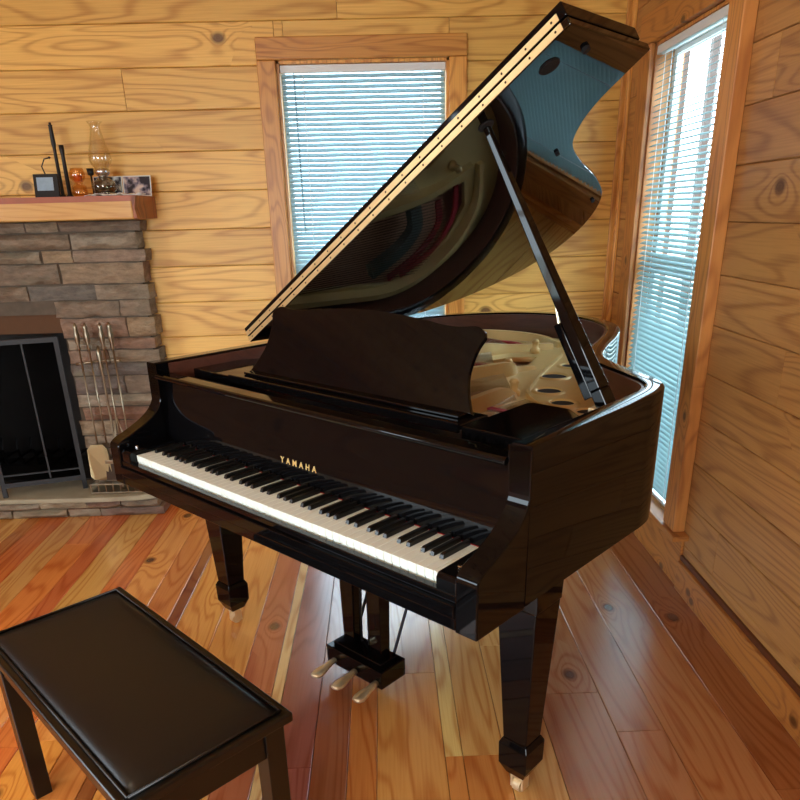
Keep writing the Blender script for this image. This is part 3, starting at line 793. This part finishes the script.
for sx in (-.25, .25):
    bm = new_bm(); tube(bm, [dk(.016)(sx, .15), (XD+sx, .50, .955)], .005, 8); pobj('desk_strut', bm, M['brass'], md)
# cast plate -------------------------------------------------------------
plo = inset(outer, .062); plo[0] = (.655, .40); plo[-1] = (-.655, .40)
plo = [p for p in plo if p[1] >= .40]
def circ(cx, cy, rx, ry=None, a=0, n=20):
    ry = ry or rx; return [(cx+rx*math.cos(2*PI*i/n)*math.cos(a)-ry*math.sin(2*PI*i/n)*math.sin(a), cy+rx*math.cos(2*PI*i/n)*math.sin(a)+ry*math.sin(2*PI*i/n)*math.cos(a)) for i in range(n)]
H = [(.187, 1.13, .042), (.285, .94, .038), (.145, 1.315, .036), (.395, .835, .034), (.50, .79, .03)]
holes = [circ(x, y, r_) for x, y, r_ in H]
# string openings (soundboard shows)
holes.append([(-.60, .60), (-.60, 1.35), (-.52, 1.50), (-.40, 1.60), (-.26, 1.64), (-.16, 1.58), (-.30, 1.20), (-.42, .60)])
holes.append([(-.36, .60), (-.20, 1.08), (-.12, 1.34), (-.05, 1.40), (.02, 1.22), (.03, 1.0), (-.06, .60)])
holes.append([(.0, .60), (.06, .88), (.13, .93), (.20, .80), (.26, .60)])
holes.append([(.31, .60), (.29, .74), (.36, .74), (.46, .68), (.56, .64), (.60, .60)])
flat_with_holes('iron_plate', plo[::-1], holes, .872, .888, M['gold'], pn, bevel=.002)
ip = bpy.data.objects['iron_plate']
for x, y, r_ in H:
    bm = new_bm(); lathe(bm, [(r_-.001, .838), (r_-.001, .8895)], cx=x, cy=y, n=24); pobj('hole_shade_disc', bm, M['felt'], ip)  # black disc fills the hole to paint its shaded inside
    bm = new_bm(); lathe(bm, [(r_-.0005, .0), (r_+.001, .0045), (r_+.006, .0065), (r_+.013, .005), (r_+.019, 0)], cx=x, cy=y, cz=.8885, n=28, cap=False); pobj('hole_rim', bm, M['gold'], ip, smooth=True)
def strut(pts, w, z0, h, name='plate_strut'):
    """raised bar following pts"""
    bm = new_bm(); P = catmull(pts, 6); L = []; n_ = len(P)
    for i, p in enumerate(P):
        a = Vector(P[max(0, i-1)][:2]); b = Vector(P[min(n_-1, i+1)][:2]); t = (b-a).normalized(); nr = Vector((-t.y, t.x))
        ww = w; hh = P[i][2] if len(P[i]) > 2 else h
        q = Vector(p[:2])
        L.append([bm.verts.new((*(q-nr*ww), z0)), bm.verts.new((*(q-nr*ww*.6), z0+hh)), bm.verts.new((*(q+nr*ww*.6), z0+hh)), bm.verts.new((*(q+nr*ww), z0))])
    for a, b in zip(L[:-1], L[1:]):
        for k in range(4): bm.faces.new((a[k], a[(k+1) % 4], b[(k+1) % 4], b[k]))
    bm.faces.new(L[0][::-1]); bm.faces.new(L[-1])
    return pobj(name, bm, M['gold'], ip, auto=50)
strut([(-.39, .42, .05), (-.36, .75, .055), (-.29, 1.05, .055), (-.23, 1.28, .05), (-.19, 1.42, .03), (-.10, 1.58, .022)], .022, .889, .05)
strut([(-.03, .42, .05), (-.01, .70, .055), (.03, .93, .05), (.05, 1.06, .045), (.035, 1.12, .02), (.06, 1.2, .012)], .02, .889, .05)
strut([(.285, .42, .05), (.275, .62, .055), (.255, .74, .045), (.24, .80, .02), (.22, .84, .012)], .018, .889, .05)
strut([(-.63, .45, .04), (-.63, 1.0, .045), (-.62, 1.30, .045), (-.54, 1.50, .045), (-.40, 1.64, .04), (-.24, 1.69, .03), (-.08, 1.62, .022)], .018, .889, .05)
strut([(.02, 1.45, .012), (.10, 1.22, .014), (.18, 1.02, .014), (.27, .85, .014), (.42, .735, .014), (.63, .70, .012)], .008, .889, .014, 'plate_ridge')
for x, y in ((.04, 1.075), (-.10, 1.46), (.23, .83)):
    bm = new_bm(); lathe(bm, [(.020, .889), (.020, .905), (.012, .910), (.012, .928), (.016, .932), (.010, .942)], cx=x, cy=y, n=16); pobj('nose_bolt', bm, M['gold'], ip, smooth=True)
bm = new_bm(); box(bm, -.655, .655, .44, .60, .872, .9); pobj('plate_web', bm, M['gold'], ip, bevel=.002)
# soundboard
sbp = inset(outer, .0572); sbp = [p for p in sbp if p[1] > .5]; sbp[0] = (.662, .5); sbp[-1] = (-.662, .5)
bm = new_bm(); prism(bm, sbp, lambda x, y: (x, y, .80), lambda x, y: (x, y, .81)); pobj('soundboard', bm, M['sound'])
# felts and strings
def ribbon(pts, w, z0, z1, mat, name):
    bm = new_bm(); P = catmull(pts, 6); L = []
    for i, p in enumerate(P):
        a = Vector(P[max(0, i-1)]); b = Vector(P[min(len(P)-1, i+1)]); t = (b-a).normalized(); nr = Vector((-t.y, t.x)); q = Vector(p)
        L.append([bm.verts.new((*(q-nr*w), z0)), bm.verts.new((*(q-nr*w), z1)), bm.verts.new((*(q+nr*w), z1)), bm.verts.new((*(q+nr*w), z0))])
    for a, b in zip(L[:-1], L[1:]):
        for k in range(4): bm.faces.new((a[k], a[(k+1) % 4], b[(k+1) % 4], b[k]))
    bm.faces.new(L[0][::-1]); bm.faces.new(L[-1]); return pobj(name, bm, mat)
ribbon([(-.57, 1.30), (-.46, 1.44), (-.34, 1.50), (-.24, 1.45)], .014, .889, .897, M['red'], 'string_felt')
ribbon([(-.545, 1.20), (-.45, 1.33), (-.36, 1.38), (-.27, 1.33)], .028, .86, .895, M['grey_felt'], 'bass_bridge')
ribbon([(-.56, 1.37), (-.44, 1.53), (-.30, 1.58), (-.18, 1.53)], .012, .889, .898, M['red'], 'string_felt')
ribbon([(-.20, 1.02), (-.10, 1.14), (-.02, 1.12), (.02, 1.02)], .012, .86, .896, M['red'], 'string_felt')
ribbon([(-.62, .62), (-.3, .63), (0, .62), (.3, .62), (.6, .61)], .010, .9, .906, M['red'], 'string_felt')
bm = new_bm()
def st(a, b, z, r_=.0009): tube(bm, [(a[0], a[1], z), (b[0], b[1], z)], r_, 4)
for i in range(30):   # bass, over-strung
    f = i/29; st((-.62+.20*f, .46), (-.545+.36*f, 1.36+.17*math.sin(PI*(.15+.75*f))), .912, .0016)
for i in range(46):
    f = i/45; st((-.40+.37*f, .46), (-.24+.28*f, 1.36-.36*f), .905)
for i in range(40):
    f = i/39; st((-.0+.27*f, .46), (.06+.24*f, 1.02-.28*f), .905)
for i in range(44):
    f = i/43; st((.30+.33*f, .46), (.32+.31*f, .76-.09*f), .905)
so = pobj('strings', bm, M['steel']); so['kind'] = 'stuff'
# dampers
bm = new_bm(); box(bm, -.004, .004, -.016, .016, .914, .938); box(bm, -.0055, .0055, -.018, .018, .9142, .9195)
dm = pobj('damper', bm, M['black'], bevel=.001); dm.location = (-.60, .535, 0)
for i in range(1, 46):
    o = dm.copy(); C.objects.link(o); o.parent = pn; o.location = (-.60+i*.0172, .535+.012*math.sin(i*.04), 0)
# tuning pins
bm = new_bm(); lathe(bm, [(.0033, 0), (.0033, .021), (.0028, .0225)], n=8)
tube(bm, [(-.0042, 0, .008), (0, .0042, .0095), (.0042, 0, .011), (0, -.0042, .0125)], .0009, 5)
tp = pobj('tuning_pin', bm, M['steel']); tp.location = (.64, .225, .9118); k = 0
for col in range(48):
    for row in range(2 if col % 6 else 1):
        x = .645-col*.0205-.006*row; y = .226+row*.022+(.006 if col % 2 else 0)
        if k == 0: k = 1; tp.location = (x, y, .9118); continue
        if k >= 96: break
        o = tp.copy(); C.objects.link(o); o.parent = pn; o.location = (x, y, .9118); k += 1
for x in (.40, .02, -.3):
    bm = new_bm(); tube(bm, [(x-.02, .212, .914), (x, .235, .916), (x+.018, .275, .916)], .0035, 8); pobj('plate_rib', bm, M['gold'], ip)
bm = new_bm(); box(bm, -.36, .40, .262, .280, .912, .916); pobj('string_felt', bm, M['red'])

# lid ---------------------------------------------------------------------
def LP(x, y, nrm):
    s = x+W; h = (y-YH)*math.sin(TI)+nrm; yy = YH+(y-YH)*math.cos(TI)
    return (-W+s*math.cos(TH)-h*math.sin(TH), yy, ZH+s*math.sin(TH)+h*math.cos(TH))
LC = [(W, .935), (.640, .948), (.545, .968), (.46, 1.012), (.383, 1.09), (.315, 1.245), (.232, 1.485), (.135, 1.67), (-.02, 1.81), (-.20, 1.872), (-.38, 1.84), (-.53, 1.73), (-.64, 1.58), (-.70, 1.43), (-W, 1.28)]
lo = [(W, YH), (W, .90)]+catmull(LC, 6)+[(-W, YH)]
bm = new_bm(); prism(bm, lo, lambda x, y: LP(x, y, -.019), lambda x, y: LP(x, y, -.001))
lid = pobj('lid', bm, M['lid'], bevel=.003, seg=2)
bm = new_bm(); prism(bm, [(-W, YH), (W, YH), (W, .90), (-W, .90)], lambda x, y: LP(x, y, .0025), lambda x, y: LP(x, y, .034))
pobj('front_flap', bm, M['black'], lid, bevel=.003)
for a, b in ((-.0175, -.0025), (.004, .019)):
    bm = new_bm(); vs = []
    for (x, y, q) in ((-W+.004, YH-.0005, a), (W-.018, YH-.0005, a), (W-.018, YH-.0005, b), (-W+.004, YH-.0005, b), (-W+.004, YH-.0025, a), (W-.018, YH-.0025, a), (W-.018, YH-.0025, b), (-W+.004, YH-.0025, b)):
        vs.append(bm.verts.new(LP(x, y, q)))
    for f in ((0, 1, 2, 3), (4, 7, 6, 5), (0, 4, 5, 1), (1, 5, 6, 2), (2, 6, 7, 3), (3, 7, 4, 0)): bm.faces.new([vs[i] for i in f])
    hl = pobj('hinge_leaf', bm, M['hinge'], lid); hl['label'] = 'brass piano hinge strip with screws'
    for i in range(20):
        bm = new_bm(); x = -W+.03+i*.0725
        c = [LP(x+.0028*math.cos(2*PI*k/8), YH-.0032, (a+b)/2+.0028*math.sin(2*PI*k/8)) for k in range(8)]
        d = [LP(x+.0028*math.cos(2*PI*k/8), YH-.0026, (a+b)/2+.0028*math.sin(2*PI*k/8)) for k in range(8)]
        vc = [bm.verts.new(p) for p in c]; vd = [bm.verts.new(p) for p in d]; bm.faces.new(vc); bm.faces.new(vd[::-1])
        for k in range(8): bm.faces.new((vc[k], vc[(k+1) % 8], vd[(k+1) % 8], vd[k]))
        pobj('screw', bm, M['screw'], hl)
def lid_disc(name, s, y, r_, mat, t=.006, inner_=None):
    bm = new_bm(); x = s-W; n_ = 20
    A_ = [bm.verts.new(LP(x+r_*math.cos(2*PI*k/n_), y+r_*math.sin(2*PI*k/n_), -.0195)) for k in range(n_)]
    B_ = [bm.verts.new(LP(x+r_*.9*math.cos(2*PI*k/n_), y+r_*.9*math.sin(2*PI*k/n_), -.0195-t)) for k in range(n_)]
    bm.faces.new(A_); bm.faces.new(B_[::-1])
    for k in range(n_): bm.faces.new((A_[k], A_[(k+1) % n_], B_[(k+1) % n_], B_[k]))
    pobj(name, bm, mat, lid)
lid_disc('prop_cup', 1.335, .635, .026, M['felt'], .003)
lid_disc('prop_cup', 1.139, .628, .021, M['felt'], .003)
lid_disc('lid_bumper', 1.400, .69, .010, M['felt'], .008)
lid_disc('lid_bumper', 1.07, 1.05, .007, M['felt'], .008)
lid_disc('lid_bumper', .845, 1.62, .007, M['felt'], .008)
lid_disc('lid_bumper', .44, 1.80, .007, M['felt'], .008)
for y in (.72, 1.05, 1.20):
    bm = new_bm()
    for q in (0, 1):
        pass
    prism(bm, [(-W-.001, y), (-W+.03, y), (-W+.03, y+.06), (-W-.001, y+.06)], lambda x, yy: LP(x, yy, -.0215), lambda x, yy: LP(x, yy, -.0195))
    box(bm, -W-.001, -W+.03, y, y+.06, ZR+.0003, ZR+.0025)
    tube(bm, [(-W-.002, y, ZR+.008), (-W-.002, y+.06, ZR+.008)], .0045, 8)
    pobj('lid_hinge', bm, M['brass'], lid)
# prop stick
base = Vector((.632, .640, .955)); top = Vector(LP(1.139-W, .628, -.024))
dirv = (top-base); Ln = dirv.length; dirv.normalize()
def bar(bm, p, q, wa, wb, ta, tb, ax=Vector((0, 1, 0))):
    d_ = (q-p).normalized(); u = (ax-d_*ax.dot(d_)).normalized(); v = d_.cross(u)
    L = []
    for c_, w_, t_ in ((p, wa, ta), (q, wb, tb)):
        L.append([bm.verts.new(c_+u*sx*w_+v*sy*t_) for sx, sy in ((-1, -1), (1, -1), (1, 1), (-1, 1))])
    for k in range(4): bm.faces.new((L[0][k], L[0][(k+1) % 4], L[1][(k+1) % 4], L[1][k]))
    bm.faces.new(L[0][::-1]); bm.faces.new(L[1])
bm = new_bm(); bar(bm, base, base+dirv*.05, .026, .025, .015, .015); bar(bm, base+dirv*.0502, top, .025, .008, .015, .008)
pp = pobj('lid_prop', bm, M['black'], bevel=.003)
bm = new_bm(); off = Vector((-.036, .0, .0)); bar(bm, base+off+dirv*.02, base+off+dirv*.22, .014, .012, .012, .010); pobj('short_prop', bm, M['black'], pp, bevel=.002)
bm = new_bm(); tube(bm, [base+off+dirv*.221, base+off*.7+dirv*.26, base+off*.4+dirv*.29], .004, 8); pobj('prop_clip', bm, M['brass'], pp)
bm = new_bm(); box(bm, .60, .6640, .60, .68, .935, .958); pobj('prop_base', bm, M['brass'], pp, bevel=.003)
# legs
def leg(cx, cy, top, rot=0):
    bm = new_bm()
    t = thing('leg', None, None); C.objects.unlink(t); bpy.data.objects.remove(t)
    frustum(bm, cx, cy, top-.06, .055, .055, top, .057, .057)
    frustum(bm, cx, cy, .175, .034, .034, top-.0605, .053, .053)
    o = pobj('leg', bm, M['black'], bevel=.003)
    bm = new_bm(); frustum(bm, cx, cy, .160, .042, .042, .1749, .035, .035); frustum(bm, cx, cy, .095, .041, .041, .1598, .042, .042); frustum(bm, cx, cy, .062, .026, .026, .0948, .040, .040)
    pobj('leg_foot', bm, M['black'], o, bevel=.0015)
    bm = new_bm(); lathe(bm, [(.012, .045), (.020, .050), (.022, .0618)], cx=cx, cy=cy, n=16)
    for sx in (-.016, .016): box(bm, cx+sx-.003, cx+sx+.003, cy-.014, cy+.014, .012, .052)
    pobj('caster_fork', bm, M['brass'], o)
    bm = new_bm()
    for k in range(1):
        n_ = 20; a_ = [bm.verts.new((cx-.011, cy+.02*math.cos(2*PI*i/n_), .0205+.02*math.sin(2*PI*i/n_))) for i in range(n_)]
        b_ = [bm.verts.new((cx+.011, cy+.02*math.cos(2*PI*i/n_), .0205+.02*math.sin(2*PI*i/n_))) for i in range(n_)]
        bm.faces.new(a_); bm.faces.new(b_[::-1])
        for i in range(n_): bm.faces.new((a_[i], a_[(i+1) % n_], b_[(i+1) % n_], b_[i]))
    pobj('caster_wheel', bm, M['brass'], o)
leg(.647, .302, .6305); leg(-.628, .315, .6305); leg(-.18, 1.50, .70)
bm = new_bm(); box(bm, -.30, .0, 1.38, 1.60, .70, .79); box(bm, -.60, .60, .62, .70, .66, .79); box(bm, -.50, .30, 1.02, 1.10, .66, .79)
pobj('back_beam', bm, M['satin'], bevel=.003)
# lyre with pedals
ly_ = None
bm = new_bm(); box(bm, -.125, .125, .325, .435, .046, .108); box(bm, -.108, .108, .342, .42, .1082, .122)
lb = pobj('pedal_box', bm, M['black'], bevel=.003)
for sx in (-.06, .06):
    bm = new_bm(); frustum(bm, sx, .388, .1225, .024, .020, .6, .033, .026); box(bm, sx-.045, sx+.045, .35, .43, .60, .6305); pobj('lyre_post', bm, M['black'], bevel=.002)
for sx in (-.06, .0, .06):
    bm = new_bm(); tube(bm, [(sx*.55, .40, .1225), (sx*.55, .40, .6305)], .0035, 8); pobj('pedal_rod', bm, M['iron'])
for sx in (-.085, .085):
    bm = new_bm(); tube(bm, [(sx, .425, .112), (sx*1.1, .66, .64)], .005, 8); pobj('lyre_brace', bm, M['iron'])
for sx in (-.085, .01, .105):
    bm = new_bm(); L = []
    for y, w, z in ((.324, .011, .064), (.305, .011, .062), (.285, .014, .058), (.262, .021, .054), (.245, .022, .051), (.232, .016, .050), (.228, .006, .050)):
        L.append([bm.verts.new((sx+q*w, y, z+h)) for q, h in ((-1, 0), (-.8, .007), (0, .010), (.8, .007), (1, 0), (0, -.002))])
    for a_, b_ in zip(L[:-1], L[1:]):
        for k in range(6): bm.faces.new((a_[k], a_[(k+1) % 6], b_[(k+1) % 6], b_[k]))
    bm.faces.new(L[0][::-1]); bm.faces.new(L[-1]); pobj('pedal', bm, M['brass'], smooth=True)
bm = new_bm(); tube(bm, [(.105, .40, .072), (.105, .40, .0)], .007, 8); 

bm.free()

# ------------------------------------------------------------------ bench
BL = .7806; BWd = .3603; bang = -.8155; ctr = Vector((-1.7546, -2.366))
bn = thing('piano_bench', 'black piano bench with padded leather seat in front of the keyboard', 'bench', (ctr.x, ctr.y, 0), bang)
hx, hy = BL/2, BWd/2
bm = new_bm(); box(bm, -hx, hx, -hy, hy, .458, .481); obj('seat_frame', bm, M['satin'], bn, bevel=.005, seg=3)
bm = new_bm(); nx, ny = 24, 14; G = []
for i in range(nx+1):
    row = []
    for k in range(ny+1):
        u = i/nx*2-1; v = k/ny*2-1
        e = (1-abs(u)**10)*(1-abs(v)**8)
        row.append(bm.verts.new((u*(hx-.0195), v*(hy-.0195), .4815+.012*max(e, 0)**.5+.005*(1-u*u)*(1-v*v))))
    G.append(row)
for i in range(nx):
    for k in range(ny): bm.faces.new((G[i][k], G[i+1][k], G[i+1][k+1], G[i][k+1]))
ring = [G[i][0] for i in range(nx+1)]+[G[nx][k] for k in range(1, ny+1)]+[G[i][ny] for i in range(nx-1, -1, -1)]+[G[0][k] for k in range(ny-1, 0, -1)]
bm.faces.new([bm.verts.new((v.co.x, v.co.y, .4813)) for v in ring])
bm.verts.ensure_lookup_table(); bot = bm.verts[-len(ring):]
bot = list(bm.verts)[-len(ring):]
for i in range(len(ring)): bm.faces.new((ring[i], ring[(i+1) % len(ring)], bot[(i+1) % len(ring)], bot[i]))
cu_ = obj('seat_cushion', bm, M['leather'], bn, smooth=True)
bm = new_bm()
q_ = .0185; pc = [(hx-q_, -hy+q_), (hx-q_, hy-q_), (-hx+q_, hy-q_), (-hx+q_, -hy+q_), (hx-q_, -hy+q_)]
tube(bm, [(x, y, .4845) for x, y in pc], .0035, 8); obj('piping', bm, M['leather'], cu_, smooth=True)
bm = new_bm(); t_ = .016
box(bm, -hx+.03, hx-.03, -hy+.022, -hy+.022+t_, .385, .4575); box(bm, -hx+.03, hx-.03, hy-.022-t_, hy-.022, .385, .4575)
box(bm, -hx+.022, -hx+.022+t_, -hy+.03, hy-.03, .385, .4575); box(bm, hx-.022-t_, hx-.022, -hy+.03, hy-.03, .385, .4575)
obj('apron', bm, M['satin'], bn, bevel=.002)
for sx in (-1, 1):
    for sy in (-1, 1):
        bm = new_bm(); frustum(bm, sx*(hx-.038), sy*(hy-.038), .0005, .021, .021, .4577, .023, .023); obj('leg', bm, M['satin'], bn, bevel=.002)

# ------------------------------------------------------------------ added ceiling lamp, unseen, for fill light
for (lx, ly2) in ((-2.6, -2.9),):
    cl = thing('ceiling_fill_light', 'added round white ceiling light out of view, for fill', 'ceiling light', (lx, ly2, ZC))
    bm = new_bm(); lathe(bm, [(.16, -.001), (.16, -.02), (.15, -.025)], n=28); obj('base', bm, M['brass'], cl)
    bm = new_bm(); lathe(bm, [(.145, -.026), (.14, -.05), (.10, -.085), (.03, -.10), (.001, -.102)], n=28, cap=False)
    e = NT('fill_glow'); em = e.n('Emission', i_Color=(1, .86, .66, 1), i_Strength=3.0); e.t.links.new(em.outputs[0], e.out.inputs[0])
    obj('fill_light_glass', bm, e.m, cl, smooth=True)

# ------------------------------------------------------------------ lights
def area(name, loc, rot, sx, sy, power, col):
    l = bpy.data.lights.new(name, 'AREA'); l.shape = 'RECTANGLE'; l.size = sx; l.size_y = sy; l.energy = power; l.color = col
    o = bpy.data.objects.new(name, l); C.objects.link(o); o.location = loc; o.rotation_euler = rot; return o
# daylight in the tall windows (outside the glass, shining in through the blinds)
area('daylight_right', (.24, (W2[0]+W2[1])/2, (W2[2]+W2[3])/2), (0, math.radians(90), 0), 1.9, .95, 60, (.86, .95, 1)) if False else None
# daylight of the left window; the front and ceiling lights are added fill
area('daylight_left', (XL-.03, (W3[0]+W3[1])/2, (W3[2]+W3[3])/2), (0, math.radians(-90), 0), 1.2, 1.35, 14, (1, .97, .93))
area('front_fill', ((W4[0]+W4[1])/2, YF-.03, (W4[2]+W4[3])/2), (math.radians(90), 0, 0), 1.55, 1.2, 58, (1, .985, .95))
area('room_fill', (-2.6, -2.9, ZC-.13), (0, 0, 0), .3, .3, 8, (1, .84, .62))

w = bpy.data.worlds.new('sky'); bpy.context.scene.world = w; w.use_nodes = True
bg = w.node_tree.nodes['Background']; bg.inputs[0].default_value = (.66, .86, 1, 1); bg.inputs[1].default_value = 9.0

# ------------------------------------------------------------------ camera
cam = bpy.data.cameras.new('camera'); co = bpy.data.objects.new('camera', cam); C.objects.link(co)
yaw, pitch, roll = [math.radians(v) for v in (-1.0345, -22.5677, -1.442)]
fw = Vector((-math.sin(yaw)*math.cos(pitch), math.cos(yaw)*math.cos(pitch), math.sin(pitch)))
rt = Vector((math.cos(yaw), math.sin(yaw), 0)); up = rt.cross(fw)
rt2 = math.cos(roll)*rt+math.sin(roll)*up; up2 = -math.sin(roll)*rt+math.cos(roll)*up
Mt = Matrix((rt2, up2, -fw)).transposed().to_4x4(); Mt.translation = Vector((-1.1509, -3.7169, 1.4102))
co.matrix_world = Mt
cam.sensor_width = 36; cam.lens = 717.7091*36/800; cam.shift_y = (510.0943-400)/800; cam.clip_start = .02
sc_ = bpy.context.scene; sc_.camera = co
sc_.view_settings.view_transform = 'Standard'; sc_.view_settings.look = 'None'; sc_.view_settings.gamma = 1
sc_.view_settings.use_curve_mapping = False; sc_.view_settings.exposure = 0.1
